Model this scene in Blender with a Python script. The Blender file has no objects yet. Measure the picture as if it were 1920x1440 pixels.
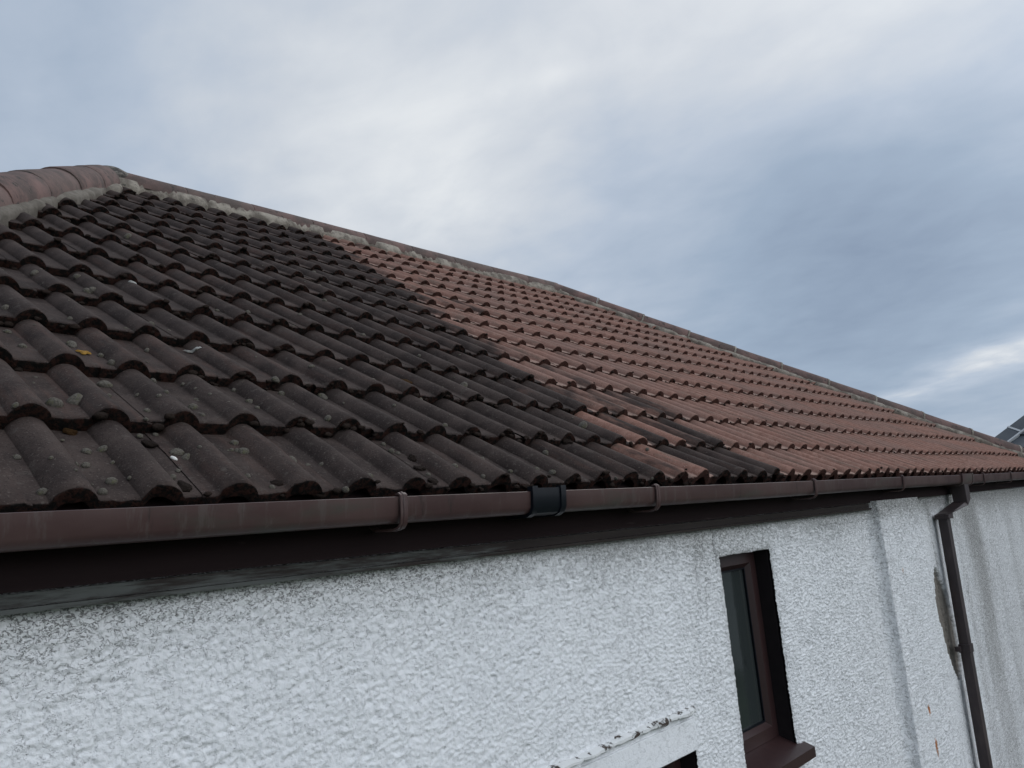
import bpy, bmesh, math, random
import numpy as np
from mathutils import Vector, Matrix

random.seed(7)
RNG = np.random.default_rng(7)
S = bpy.context.scene
COL = S.collection

# ------------------------------------------------------------------ camera
CAM_R = ((0.68727, -0.72128, -0.08616), (0.07408, 0.18758, -0.97945), (0.72262, 0.66676, 0.18235))
CAM_C = (-0.4742, -1.4302, -0.1414)
F_PX = 1480.7
cam_d = bpy.data.cameras.new('camera')
cam = bpy.data.objects.new('camera', cam_d); COL.objects.link(cam)
m = Matrix.Identity(4)
for k in range(3):
    m[k][0] = CAM_R[0][k]; m[k][1] = -CAM_R[1][k]; m[k][2] = -CAM_R[2][k]; m[k][3] = CAM_C[k]
cam.matrix_world = m
cam_d.sensor_width = 36.0; cam_d.lens = F_PX / 1920 * 36.0
cam_d.clip_start = 0.05; cam_d.clip_end = 2000
S.camera = cam

# ------------------------------------------------------------------ world
SUN_EL, SUN_AZ = 40.0, 62.0           # behind the cloud, beyond the roof (degrees; azimuth from +Y towards +X)
world = bpy.data.worlds.new('World'); S.world = world; world.use_nodes = True
nt = world.node_tree; N = nt.nodes; L = nt.links; N.clear()
def nd(t, **kw):
    n = N.new(t)
    for k, v in kw.items(): setattr(n, k, v)
    return n
def val(x):
    n = N.new('ShaderNodeValue'); n.outputs[0].default_value = x; return n.outputs[0]
def mth(op, a, b=None, c=None, clamp=False):
    n = N.new('ShaderNodeMath'); n.operation = op; n.use_clamp = clamp
    for i, x in enumerate((a, b, c)):
        if x is None: continue
        if isinstance(x, (int, float)): n.inputs[i].default_value = x
        else: L.new(x, n.inputs[i])
    return n.outputs[0]
out = nd('ShaderNodeOutputWorld')
sky = nd('ShaderNodeTexSky', sky_type='NISHITA'); sky.sun_disc = False
sky.sun_elevation = math.radians(SUN_EL); sky.sun_rotation = math.radians(SUN_AZ)
tc = nd('ShaderNodeTexCoord'); dirv = tc.outputs['Generated']
nrm = nd('ShaderNodeVectorMath', operation='NORMALIZE'); L.new(dirv, nrm.inputs[0]); dirv = nrm.outputs[0]
sep = nd('ShaderNodeSeparateXYZ'); L.new(dirv, sep.inputs[0])
# cloud layer: the direction projected on a plane overhead
den = mth('ADD', mth('MAXIMUM', sep.outputs[2], 0.0), 0.22)
cmb = nd('ShaderNodeCombineXYZ'); L.new(mth('DIVIDE', sep.outputs[0], den), cmb.inputs[0]); L.new(mth('DIVIDE', sep.outputs[1], den), cmb.inputs[1])
def noise(scale, detail, rough, off, rot=0.0, sc=(1, 1, 1), dist=0.0):
    mp = nd('ShaderNodeMapping'); mp.inputs['Location'].default_value = off; mp.inputs['Rotation'].default_value = (0, 0, rot); mp.inputs['Scale'].default_value = sc
    L.new(cmb.outputs[0], mp.inputs[0])
    n = nd('ShaderNodeTexNoise'); n.inputs['Scale'].default_value = scale; n.inputs['Detail'].default_value = detail; n.inputs['Roughness'].default_value = rough; n.inputs['Distortion'].default_value = dist
    L.new(mp.outputs[0], n.inputs['Vector']); return n.outputs['Fac']
n1 = noise(1.1, 3, .45, (3.1, 1.7, 0), .5, (1, .6, 1), .4)
n2 = noise(4.2, 7, .54, (0.4, 5.2, 0), .75, (1, .78, 1), .5)
n3 = noise(10, 5, .5, (2.4, 8.2, 0), .75, (1, .7, 1), .2)
def blob(d, k):
    v = Vector(d).normalized()
    n = nd('ShaderNodeVectorMath', operation='DOT_PRODUCT'); L.new(dirv, n.inputs[0]); n.inputs[1].default_value = v
    return mth('EXPONENT', mth('MULTIPLY', mth('SUBTRACT', n.outputs['Value'], 1.0), k))
def pix(x, y):
    c = Vector(((x - 960) / F_PX, (y - 720) / F_PX, 1.0))
    return Vector([sum(CAM_R[r][k] * c[r] for r in range(3)) for k in range(3)]).normalized()
# bright and dark parts of the cloud deck, each a patch of sky with its own direction
PATCH = [(0, 60, -0.06), (0, 200, 0.02), (130, 120, -0.03), (250, 150, -0.01), (350, 60, 0.04), (150, 260, 0.02), (50, 250, 0.04), (300, 260, -0.00),
         (500, 100, 0.05), (620, 50, 0.06), (700, 250, 0.06), (600, 180, 0.03), (800, 380, 0.16), (600, 350, 0.09), (450, 290, 0.02), (900, 150, 0.09), (1000,
         50, 0.12), (1200, 60, 0.09), (1500, 0, 0.25), (1380, 60, 0.14), (1800, 20, 0.19), (1900, 70, 0.12), (1100, 250, -0.03), (1030, 420, 0.02), (1200, 340,
         -0.02), (1300, 200, -0.03), (1450, 200, -0.05), (1620, 130, 0.00), (1800, 130, 0.02), (1900, 180, -0.02), (1500, 290, -0.08), (1700, 260, -0.09),
         (1850, 270, -0.08), (1350, 420, -0.00), (1500, 420, -0.04), (1620, 460, -0.05), (1760, 390, -0.07), (1900, 380, -0.07), (1720, 520, -0.03), (1850,
         530, -0.01), (1450, 530, -0.04), (1250, 490, 0.02), (1140, 500, 0.02), (1320, 580, -0.01), (1500, 620, -0.07), (1620, 690, -0.04), (1700, 640, -0.02),
         (1850, 590, 0.01), (1900, 770, 0.01), (1790, 770, 0.01)]
b = val(0.525)
for (px, py, a) in PATCH:
    b = mth('MULTIPLY_ADD', blob(pix(px, py), 70.0), a, b)
def streak(p0, p1, sa, sb, a):
    global b
    c0, c1 = pix(*p0), pix(*p1); mid = ((c0 + c1) / 2).normalized(); ta = (c1 - c0).normalized(); tb = mid.cross(ta).normalized()
    q = None
    for t_, sg in ((ta, sa), (tb, sb)):
        n = nd('ShaderNodeVectorMath', operation='DOT_PRODUCT'); L.new(dirv, n.inputs[0]); n.inputs[1].default_value = t_
        e = mth('DIVIDE', mth('SUBTRACT', n.outputs['Value'], mid.dot(t_)), sg); e = mth('MULTIPLY', e, e); q = e if q is None else mth('ADD', q, e)
    n = nd('ShaderNodeVectorMath', operation='DOT_PRODUCT'); L.new(dirv, n.inputs[0]); n.inputs[1].default_value = mid
    q = mth('MULTIPLY', mth('EXPONENT', mth('MULTIPLY', q, -1.0)), mth('GREATER_THAN', n.outputs['Value'], 0.0))
    b = mth('MULTIPLY_ADD', mth('MULTIPLY', q, mth('MULTIPLY_ADD', n3, 1.6, .2)), a, b)
n2_, n3_ = n2, n3
streak((1790, 690), (1960, 645), .065, .016, .50)
streak((1600, 765), (1790, 720), .060, .008, .30)
streak((900, 175), (1190, 110), .14, .012, .06)
streak((700, 430), (900, 380), .10, .05, .10)
b = mth('MULTIPLY_ADD', mth('SUBTRACT', n1, .5), .12, b)
b = mth('MULTIPLY_ADD', mth('SUBTRACT', n2, .5), .30, b)
b = mth('MULTIPLY_ADD', mth('SUBTRACT', n3, .5), .24, b)
# unseen sky behind the camera, extra brightness added to light the front wall
back = mth('MULTIPLY', blob((0.35, -1.0, 0.55), 5.0), 1.0)
ramp = nd('ShaderNodeValToRGB'); L.new(b, ramp.inputs[0])
cr = ramp.color_ramp
cr.elements[0].position = 0.0; cr.elements[0].color = (.205, .276, .392, 1)
cr.elements[1].position = 1.0; cr.elements[1].color = (.773, .806, .838, 1)
for pos, c in ((.33, (.315, .405, .530, 1)), (.60, (.456, .533, .645, 1)), (.80, (.610, .658, .723, 1))):
    e = cr.elements.new(pos); e.color = c
mxc = nd('ShaderNodeMix', data_type='RGBA'); mxc.blend_type = 'ADD'; L.new(mth('MULTIPLY', back, 1.0), mxc.inputs[0]); L.new(ramp.outputs[0], mxc.inputs[6]); mxc.inputs[7].default_value = (1.95, 1.97, 2.0, 1)
bgc = nd('ShaderNodeBackground'); L.new(mxc.outputs[2], bgc.inputs[0]); bgc.inputs[1].default_value = 1.0
bgs = nd('ShaderNodeBackground'); L.new(sky.outputs[0], bgs.inputs[0]); bgs.inputs[1].default_value = 0.06
mix = nd('ShaderNodeMixShader'); mix.inputs[0].default_value = 0.95
L.new(bgs.outputs[0], mix.inputs[1]); L.new(bgc.outputs[0], mix.inputs[2]); L.new(mix.outputs[0], out.inputs[0])

# sun: veiled by the cloud, so broad and weak
sd = bpy.data.lights.new('sun', 'SUN'); sd.energy = 0.5; sd.angle = math.radians(30); sd.color = (1.0, .95, .88)
so = bpy.data.objects.new('sun', sd); COL.objects.link(so)
az, el = math.radians(SUN_AZ), math.radians(SUN_EL)
sdir = Vector((math.sin(az) * math.cos(el), math.cos(az) * math.cos(el), math.sin(el)))
so.rotation_euler = sdir.to_track_quat('Z', 'Y').to_euler()
so.location = (20, 20, 30)

S.view_settings.view_transform = 'Standard'; S.view_settings.look = 'None'
S.view_settings.exposure = 0.0; S.view_settings.gamma = 1.0

# ------------------------------------------------------------------ helpers
def mesh_np(name, V, F, mat, parent=None, smooth=True, attrs=None, mats=None, fmat=None):
    """V (n,3) array, F (k,4) or (k,3) int array."""
    me = bpy.data.meshes.new(name)
    V = np.ascontiguousarray(V, np.float32); F = np.ascontiguousarray(F, np.int32)
    k, q = F.shape
    me.vertices.add(len(V)); me.vertices.foreach_set('co', V.ravel())
    me.loops.add(k * q); me.loops.foreach_set('vertex_index', F.ravel())
    me.polygons.add(k); me.polygons.foreach_set('loop_start', np.arange(k, dtype=np.int32) * q)
    me.polygons.foreach_set('use_smooth', np.full(k, smooth, dtype=bool))
    for a, arr in (attrs or {}).items():
        at = me.attributes.new(a, 'FLOAT', 'POINT'); at.data.foreach_set('value', np.ascontiguousarray(arr, np.float32))
    for mm in (mats or [mat]): me.materials.append(mm)
    if fmat is not None: me.polygons.foreach_set('material_index', np.ascontiguousarray(fmat, np.int32))
    me.update(calc_edges=True)
    o = bpy.data.objects.new(name, me); COL.objects.link(o)
    if parent is not None: o.parent = parent
    return o

class MB:
    """collects boxes, sweeps and quads into one mesh"""
    def __init__(s): s.bm = bmesh.new()
    def box(s, lo, hi, bev=0.0):
        x0, y0, z0 = lo; x1, y1, z1 = hi
        c = [(x0, y0, z0), (x1, y0, z0), (x1, y1, z0), (x0, y1, z0), (x0, y0, z1), (x1, y0, z1), (x1, y1, z1), (x0, y1, z1)]
        v = [s.bm.verts.new(p) for p in c]
        fs = [s.bm.faces.new([v[i] for i in q]) for q in ((0, 3, 2, 1), (4, 5, 6, 7), (0, 1, 5, 4), (1, 2, 6, 5), (2, 3, 7, 6), (3, 0, 4, 7))]
        if bev:
            es = list({e for f in fs for e in f.edges})
            bmesh.ops.bevel(s.bm, geom=es, offset=bev, segments=2, affect='EDGES', profile=.6)
        return s
    def sweep(s, prof, stations, closed=True, cap=True):
        """prof: list of (a,b); stations: list of (origin, ua, ub) -> origin + a*ua + b*ub"""
        rings = []
        for o, ua, ub in stations:
            o, ua, ub = Vector(o), Vector(ua), Vector(ub)
            rings.append([s.bm.verts.new(o + ua * a + ub * b) for a, b in prof])
        n = len(prof)
        for r0, r1 in zip(rings, rings[1:]):
            for i in range(n if closed else n - 1):
                s.bm.faces.new((r0[i], r0[(i + 1) % n], r1[(i + 1) % n], r1[i]))
        if cap and closed:
            s.bm.faces.new(rings[0][::-1]); s.bm.faces.new(rings[-1])
        return s
    def build(s, name, mat, parent=None, smooth=False):
        bmesh.ops.recalc_face_normals(s.bm, faces=s.bm.faces[:])
        me = bpy.data.meshes.new(name); s.bm.to_mesh(me); s.bm.free(); me.materials.append(mat)
        if smooth:
            me.polygons.foreach_set('use_smooth', [True] * len(me.polygons))
            try: me.set_sharp_from_angle(angle=math.radians(40))
            except Exception: pass
        o = bpy.data.objects.new(name, me); COL.objects.link(o)
        if parent is not None: o.parent = parent
        return o

def thing(name, label, cat, loc=(0, 0, 0), group=None):
    o = bpy.data.objects.new(name, None); COL.objects.link(o); o.location = loc
    o['label'] = label; o['category'] = cat
    if group: o['group'] = group
    return o
def tag(o, label, cat, group=None):
    o['label'] = label; o['category'] = cat
    if group: o['group'] = group
    return o

def vnoise(P, seed=0):
    """value noise on (n,2) or (n,3) points, returns 0..1"""
    P = np.asarray(P, np.float64); d = P.shape[1]
    I = np.floor(P).astype(np.int64); Fr = P - I; Fr = Fr * Fr * (3 - 2 * Fr)
    def h(J):
        x = (J[:, 0] * 374761393 + J[:, 1] * 668265263 + (J[:, 2] * 2147483647 if d == 3 else 0) + seed * 974634777) & 0xFFFFFFFF
        x = ((x ^ (x >> 13)) * 1274126177) & 0xFFFFFFFF
        x = (x ^ (x >> 16)) & 0xFFFFFF
        return x / float(0xFFFFFF)
    r = np.zeros(len(P))
    for c in range(2 ** d):
        o = np.array([(c >> k) & 1 for k in range(d)])
        w = np.prod(np.where(o, Fr, 1 - Fr), axis=1)
        r += w * h(I + o)
    return r
def fbm(P, oct=4, seed=0, gain=.5):
    r = 0; a = 1; t = 0; P = np.asarray(P, float)
    for k in range(oct):
        r = r + a * vnoise(P, seed + k * 17); t += a; a *= gain; P = P * 2.03
    return r / t
def worley(P, seed=0):
    P = np.asarray(P, float); I = np.floor(P).astype(np.int64); best = np.full(len(P), 9.); sec = np.full(len(P), 9.)
    for dx in (-1, 0, 1):
        for dy in (-1, 0, 1):
            J = I + np.array([dx, dy])
            def h(s):
                x = (J[:, 0] * 374761393 + J[:, 1] * 668265263 + s * 974634777) & 0xFFFFFFFF
                x = ((x ^ (x >> 13)) * 1274126177) & 0xFFFFFFFF
                return ((x ^ (x >> 16)) & 0xFFFFFF) / float(0xFFFFFF)
            dd = np.hypot(J[:, 0] + h(seed + 1) - P[:, 0], J[:, 1] + h(seed + 2) - P[:, 1])
            sec = np.where(dd < best, best, np.minimum(sec, dd)); best = np.minimum(best, dd)
    return best, sec

# ------------------------------------------------------------------ materials
class Mat:
    def __init__(s, name, rough=.8, spec=.3):
        s.m = bpy.data.materials.new(name); s.m.use_nodes = True; s.nt = s.m.node_tree
        s.b = s.nt.nodes['Principled BSDF']; s.b.inputs['Roughness'].default_value = rough
        s.b.inputs['Specular IOR Level'].default_value = spec
        s.tc = s.nt.nodes.new('ShaderNodeTexCoord')
    def set(s, sock, v):
        if isinstance(v, (int, float)): sock.default_value = v
        elif isinstance(v, tuple): sock.default_value = v if len(v) == 4 or sock.type == 'VECTOR' else (*v, 1)
        else: s.nt.links.new(v, sock)
    def noise(s, scale, detail=5, rough=.55, stretch=(1, 1, 1), off=(0, 0, 0), dist=0.0):
        mp = s.nt.nodes.new('ShaderNodeMapping'); mp.inputs['Scale'].default_value = stretch; mp.inputs['Location'].default_value = off
        s.nt.links.new(s.tc.outputs['Object'], mp.inputs[0])
        n = s.nt.nodes.new('ShaderNodeTexNoise'); n.inputs['Scale'].default_value = scale; n.inputs['Detail'].default_value = detail
        n.inputs['Roughness'].default_value = rough; n.inputs['Distortion'].default_value = dist
        s.nt.links.new(mp.outputs[0], n.inputs['Vector']); return n.outputs['Fac']
    def voro(s, scale, feature='F1', stretch=(1, 1, 1), rnd=1.0):
        mp = s.nt.nodes.new('ShaderNodeMapping'); mp.inputs['Scale'].default_value = stretch
        s.nt.links.new(s.tc.outputs['Object'], mp.inputs[0])
        n = s.nt.nodes.new('ShaderNodeTexVoronoi'); n.feature = feature; n.inputs['Scale'].default_value = scale; n.inputs['Randomness'].default_value = rnd
        s.nt.links.new(mp.outputs[0], n.inputs['Vector']); return n.outputs['Distance']
    def ramp(s, fac, stops):
        n = s.nt.nodes.new('ShaderNodeValToRGB'); s.nt.links.new(fac, n.inputs[0]); e = n.color_ramp.elements
        e[0].position, e[0].color = stops[0][0], (*stops[0][1], 1); e[1].position, e[1].color = stops[-1][0], (*stops[-1][1], 1)
        for p, c in stops[1:-1]:
            q = e.new(p); q.color = (*c, 1)
        return n.outputs[0]
    def step(s, fac, a, b_):
        n = s.nt.nodes.new('ShaderNodeMapRange'); n.interpolation_type = 'SMOOTHSTEP'; s.set(n.inputs[0], fac)
        n.inputs[1].default_value = a; n.inputs[2].default_value = b_; return n.outputs[0]
    def mix(s, fac, a, b_):
        n = s.nt.nodes.new('ShaderNodeMix'); n.data_type = 'RGBA'; s.set(n.inputs[0], fac); s.set(n.inputs[6], a); s.set(n.inputs[7], b_); return n.outputs[2]
    def math(s, op, a, b_=None, clamp=False):
        n = s.nt.nodes.new('ShaderNodeMath'); n.operation = op; n.use_clamp = clamp; s.set(n.inputs[0], a)
        if b_ is not None: s.set(n.inputs[1], b_)
        return n.outputs[0]
    def attr(s, name):
        n = s.nt.nodes.new('ShaderNodeAttribute'); n.attribute_name = name; return n.outputs['Fac']
    def xyz(s, k):
        n = s.nt.nodes.new('ShaderNodeSeparateXYZ'); s.nt.links.new(s.tc.outputs['Object'], n.inputs[0]); return n.outputs[k]
    def bump(s, h, dist, strength=1.0):
        n = s.nt.nodes.new('ShaderNodeBump'); n.inputs['Strength'].default_value = strength; n.inputs['Distance'].default_value = dist
        s.nt.links.new(h, n.inputs['Height'])
        if getattr(s, '_bn', None) is not None: s.nt.links.new(s._bn, n.inputs['Normal'])
        s._bn = n.outputs[0]; s.nt.links.new(s._bn, s.b.inputs['Normal']); return s
    def color(s, c): s.set(s.b.inputs['Base Color'], c); return s
    def rough(s, c): s.set(s.b.inputs['Roughness'], c); return s

# concrete roof tiles: pinkish red where washed, blackened by algae elsewhere ("stain"), broken front edges ("edge")
M = Mat('roof_tile_concrete', .9, .12)
stain, rnd, edge = M.attr('stain'), M.attr('rnd'), M.attr('edge')
nb = M.noise(9, 5, .6); nf = M.noise(190, 4, .7); ng = M.noise(38, 6, .65, off=(3, 1, 2)); stk = M.noise(14, 5, .6, (3.2, .35, .35), (1, 4, 2))
clean = M.mix(M.step(ng, .3, .75), (.182, .092, .069), (.302, .176, .138))
clean = M.mix(M.math('MULTIPLY', rnd, .55), clean, (.235, .118, .090))
clean = M.mix(M.step(M.noise(1.7, 4, .6, off=(1, 9, 2)), .40, .70), clean, (.205, .125, .102))
clean = M.mix(M.math('MULTIPLY', M.step(stk, .48, .70), .8), clean, (.125, .088, .070))
clean = M.mix(M.step(nf, .54, .70), clean, (.115, .066, .053))
clean = M.mix(M.step(M.noise(240, 3, .7, off=(9, 2, 4)), .58, .70), clean, (.36, .26, .22))
dark = M.mix(M.step(nb, .35, .68), (.030, .022, .020), (.057, .042, .037))
dark = M.mix(M.math('MULTIPLY', M.math('MULTIPLY', M.step(rnd, .35, 1.0), M.step(stk, .42, .75)), .6), dark, (.088, .050, .040))
dark = M.mix(M.step(ng, .56, .78), dark, (.082, .070, .061))
dark = M.mix(M.step(nf, .56, .72), dark, (.105, .088, .078))
dark = M.mix(M.step(M.noise(230, 3, .7, off=(7, 3, 1)), .56, .68), dark, (.022, .017, .015))
clean = M.mix(M.math('MULTIPLY', M.attr('lip'), .36), clean, (.36, .285, .245))  # pale pan lips: skylight catching the front edges, put into the colour
sj = M.step(M.math('ADD', stain, M.math('MULTIPLY', M.math('SUBTRACT', M.noise(26, 6, .68, (1.0, .22, .22)), .5), 1.5)), .22, .82)
tcol = M.mix(sj, clean, dark)
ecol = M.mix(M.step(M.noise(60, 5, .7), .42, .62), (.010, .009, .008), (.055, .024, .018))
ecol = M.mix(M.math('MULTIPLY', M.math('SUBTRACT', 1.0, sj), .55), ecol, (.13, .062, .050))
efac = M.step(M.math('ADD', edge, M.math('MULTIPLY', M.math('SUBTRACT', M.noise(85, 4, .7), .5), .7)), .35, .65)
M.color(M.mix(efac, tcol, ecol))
M.bump(nf, .0016, .8).bump(M.noise(70, 3, .6), .002, .5).bump(M.math('MULTIPLY', efac, M.noise(120, 5, .8)), .012, 1.0)
m_tile = M.m

M = Mat('ridge_tile_concrete', .88, .25)
rnd = M.attr('rnd'); base = M.mix(M.step(M.noise(7, 6, .62), .36, .66), (.085, .062, .056), (.175, .108, .096))
base = M.mix(M.math('MULTIPLY', rnd, .6), base, (.10, .085, .075))
base = M.mix(M.step(M.noise(16, 6, .7, off=(4, 2, 1)), .57, .66), base, (.040, .037, .034))
base = M.mix(M.step(M.noise(170, 3, .7), .62, .78), base, (.30, .22, .19))
M.color(base).bump(M.noise(160, 4, .7), .002, .8).bump(M.noise(22, 4, .6), .006, .5); m_ridge = M.m

XL_ = (-7.7 + 1.26 * 12.95) * .1434          # where the left hip meets the ridge
M = Mat('lime_mortar', .95, .15)
c = M.mix(M.step(M.noise(11, 6, .65), .38, .64), (.14, .12, .10), (.32, .285, .24))
c = M.mix(M.step(M.noise(26, 6, .7, off=(2, 7, 3)), .58, .68), c, (.07, .066, .058))
c = M.mix(M.math('MULTIPLY', M.step(M.math('ADD', M.xyz(0), M.math('MULTIPLY', M.noise(6, 4), .3)), XL_ + .22, XL_ - .02), .72), c, M.mix(M.noise(18, 6, .7), (.06, .053, .045), (.19, .17, .145)))
M.color(c).bump(M.noise(60, 6, .7), .008, .9); m_mortar = M.m
M = Mat('weathered_mortar', .95, .15)
M.color(M.mix(M.step(M.noise(22, 6, .7), .40, .62), (.055, .050, .045), (.20, .18, .16))).bump(M.noise(60, 6, .7), .008, .9); m_apex = M.m

# roughcast painted white; dirt collects in the hollows ("pit"), algae specks ("grime"), washed-out streaks, bare render patch, rust
M = Mat('painted_roughcast', .85, .3)
pit, grime, bare, rust = M.attr('pit'), M.attr('grime'), M.attr('bare'), M.attr('rust')
c = M.mix(M.noise(5, 5, .6), (.77, .785, .805), (.84, .85, .865))
rgt = M.step(M.xyz(0), .7, 2.6)
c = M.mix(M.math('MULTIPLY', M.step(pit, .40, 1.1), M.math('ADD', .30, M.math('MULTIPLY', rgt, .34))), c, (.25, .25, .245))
mpw = M.nt.nodes.new('ShaderNodeMapping'); M.nt.links.new(M.tc.outputs['Object'], mpw.inputs[0])
wob_ = M.nt.nodes.new('ShaderNodeVectorMath'); wob_.operation = 'MULTIPLY_ADD'; nz_ = M.nt.nodes.new('ShaderNodeTexNoise'); nz_.inputs['Scale'].default_value = 60; M.nt.links.new(M.tc.outputs['Object'], nz_.inputs['Vector'])
M.nt.links.new(nz_.outputs['Color'], wob_.inputs[0]); wob_.inputs[1].default_value = (.016, .016, .016); M.nt.links.new(M.tc.outputs['Object'], wob_.inputs[2])
vz_ = M.nt.nodes.new('ShaderNodeTexVoronoi'); vz_.feature = 'DISTANCE_TO_EDGE'; vz_.inputs['Scale'].default_value = 56; M.nt.links.new(wob_.outputs[0], vz_.inputs['Vector'])
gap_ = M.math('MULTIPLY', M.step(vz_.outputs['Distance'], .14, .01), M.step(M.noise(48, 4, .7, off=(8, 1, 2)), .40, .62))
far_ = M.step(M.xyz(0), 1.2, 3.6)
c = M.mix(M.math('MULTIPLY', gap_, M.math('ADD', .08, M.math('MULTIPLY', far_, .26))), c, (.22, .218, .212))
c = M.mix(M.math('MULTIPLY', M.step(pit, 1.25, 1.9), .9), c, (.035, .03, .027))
# dirt lying in the fine hollows of the dashing: short wriggling lines, denser where it is grimy
lft = M.step(M.xyz(0), 2.2, .6)
def lines(n, base, gain):
    d = M.math('ABSOLUTE', M.math('SUBTRACT', n, .5))
    w_ = M.math('ADD', M.math('MULTIPLY', grime, gain), base)
    return M.step(M.math('DIVIDE', d, w_), 1.0, .35)
la = lines(M.noise(135, 3, .6, (1, 1, 1), dist=.8), .010, .052)
lb_ = lines(M.noise(125, 3, .6, (.62, 1, 1), (7, 1, 3), .8), .009, .046)
ln = M.mix(lft, la, lb_)
patch = M.step(M.math('ADD', M.noise(60, 5, .72, (.8, 1, 1), (2, 9, 4)), M.math('MULTIPLY', grime, .22)), .50, .66)
ln = M.math('MULTIPLY', ln, patch)
c = M.mix(M.math('MULTIPLY', M.step(grime, .08, 1.0), .30), c, (.34, .32, .275))
c = M.mix(M.math('MULTIPLY', ln, .75), c, M.mix(M.step(grime, .05, .6), (.36, .36, .365), (.070, .064, .056)))
c = M.mix(bare, c, M.mix(M.noise(30, 6, .65), (.13, .115, .10), (.26, .235, .205)))
c = M.mix(M.step(rust, .3, .8), c, (.42, .16, .05))
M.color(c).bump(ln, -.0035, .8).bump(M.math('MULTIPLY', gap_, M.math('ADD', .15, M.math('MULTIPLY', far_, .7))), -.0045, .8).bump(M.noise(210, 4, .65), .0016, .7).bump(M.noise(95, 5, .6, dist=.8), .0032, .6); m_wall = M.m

M = Mat('brown_upvc', .42, .26)
c = M.mix(M.step(M.noise(5, 5, .6, (.5, 1, 1)), .35, .7), (.054, .029, .028), (.086, .053, .049))
c = M.mix(M.step(M.noise(3.5, 6, .6, (.7, 1, 2.5), (5, 1, 2)), .52, .72), c, (.058, .056, .046))
c = M.mix(M.math('MULTIPLY', M.step(M.noise(34, 5, .7, (1, 1, .12), (2, 1, 7)), .54, .66), .55), c, (.100, .082, .076))
c = M.mix(M.math('MULTIPLY', M.step(M.noise(22, 5, .7, (1, 1, .10), (9, 4, 1)), .60, .70), .7), c, (.022, .019, .017))
M.color(c).rough(M.math('ADD', M.math('MULTIPLY', M.noise(9, 4), .3), .32)).bump(M.noise(30, 3), .0008, .4); m_gutter = M.m
M = Mat('brown_upvc_pipe', .5, .35)
M.color(M.mix(M.step(M.noise(12, 5, .6, (1, 1, .3)), .4, .7), (.034, .025, .026), (.058, .043, .042))).bump(M.noise(40, 3), .0006, .4); m_pipe = M.m
M = Mat('black_upvc', .38, .22)
M.color(M.mix(M.noise(18, 3), (.003, .004, .007), (.007, .009, .013))); m_black = M.m
M = Mat('dark_brown_fascia_paint', .75, .06)
c = M.mix(M.noise(30, 5, .6, (.06, 1, 1)), (.013, .008, .009), (.026, .017, .017))
c = M.mix(M.step(M.noise(40, 5, .6, (.12, 1, 1), (3, 0, 0)), .62, .72), c, (.045, .033, .033))
M.color(c).bump(M.noise(60, 4, .6, (.05, 1, 1)), .0015, .6); m_fascia = M.m
M = Mat('peeling_grey_board', .8, .1)
pl = M.step(M.math('ADD', M.noise(46, 8, .72, (.11, 1, 1)), M.math('MULTIPLY', M.step(M.xyz(0), .1, 1.6), .26)), .46, .66)
c = M.mix(pl, M.mix(M.noise(40, 5, .6, (.1, 1, 1)), (.075, .079, .076), (.122, .128, .122)), M.mix(M.noise(50, 5, .6, (.08, 1, 1)), (.020, .016, .015), (.050, .042, .039)))
M.color(c).bump(pl, -.0015, .7).bump(M.noise(70, 5, .6, (.06, 1, 1)), .0014, .6); m_board = M.m
M = Mat('brown_window_frame', .38, .45)
M.color(M.mix(M.noise(30, 5, .6, (1, 1, .12)), (.026, .013, .014), (.048, .024, .023))).bump(M.noise(60, 4, .6, (1, 1, .1)), .0006, .5); m_frame = M.m
M = Mat('window_glass', .04, .6)
stn = M.step(M.noise(14, 5, .6, (1, 1, .22), (2, 3, 1)), .57, .66)
M.color(M.mix(stn, (.030, .036, .036), (.008, .010, .010))).rough(M.math('ADD', M.math('MULTIPLY', M.noise(8, 4, .6, (1, 1, .3)), .16), .02)); m_glass = M.m
M = Mat('reveal_dark_paint', .7, .2)
M.color(M.mix(M.noise(25, 4), (.010, .008, .009), (.022, .017, .018))); m_reveal = M.m
M = Mat('flaking_white_paint', .7, .3)
fl = M.step(M.noise(24, 7, .7), .53, .58)
M.color(M.mix(fl, M.mix(M.noise(20, 4), (.60, .61, .60), (.76, .77, .77)), M.mix(M.noise(40, 5), (.030, .022, .019), (.10, .075, .062)))).bump(fl, -.004, .9).bump(M.noise(60, 5), .003, .6); m_flake = M.m

M = Mat('grey_cushion_moss', .95, .1)
c = M.mix(M.step(M.noise(3.2, 5, .7), .35, .65), (.092, .082, .070), (.195, .177, .148))
M.color(M.mix(M.step(M.noise(1.2, 2), .56, .7), c, (.14, .135, .085))).bump(M.noise(9, 5, .75), .05, .6); m_moss = M.m
M = Mat('dark_moss', .95, .1)
M.color(M.mix(M.noise(60, 5, .7), (.010, .009, .008), (.045, .030, .024))).bump(M.noise(160, 5, .75), .006, .9); m_dmoss = M.m
M = Mat('rusty_brown_moss', .95, .1)
M.color(M.mix(M.noise(3, 5, .7), (.06, .030, .014), (.16, .085, .03))).bump(M.noise(9, 5, .75), .1, .9); m_bmoss = M.m
M = Mat('white_shell', .5, .4)
M.color(M.mix(M.noise(6, 4), (.62, .60, .55), (.82, .80, .76))); m_shell = M.m
M = Mat('bird_lime', .8, .2)
M.color(M.mix(M.step(M.noise(3, 6, .7), .4, .6), (.18, .175, .16), (.60, .59, .56))); m_lime = M.m
M = Mat('orange_lichen', .9, .2)
M.color(M.mix(M.noise(4, 5, .7), (.16, .085, .02), (.34, .19, .03))).bump(M.noise(8, 5), .1, .8); m_lichen = M.m

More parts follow.
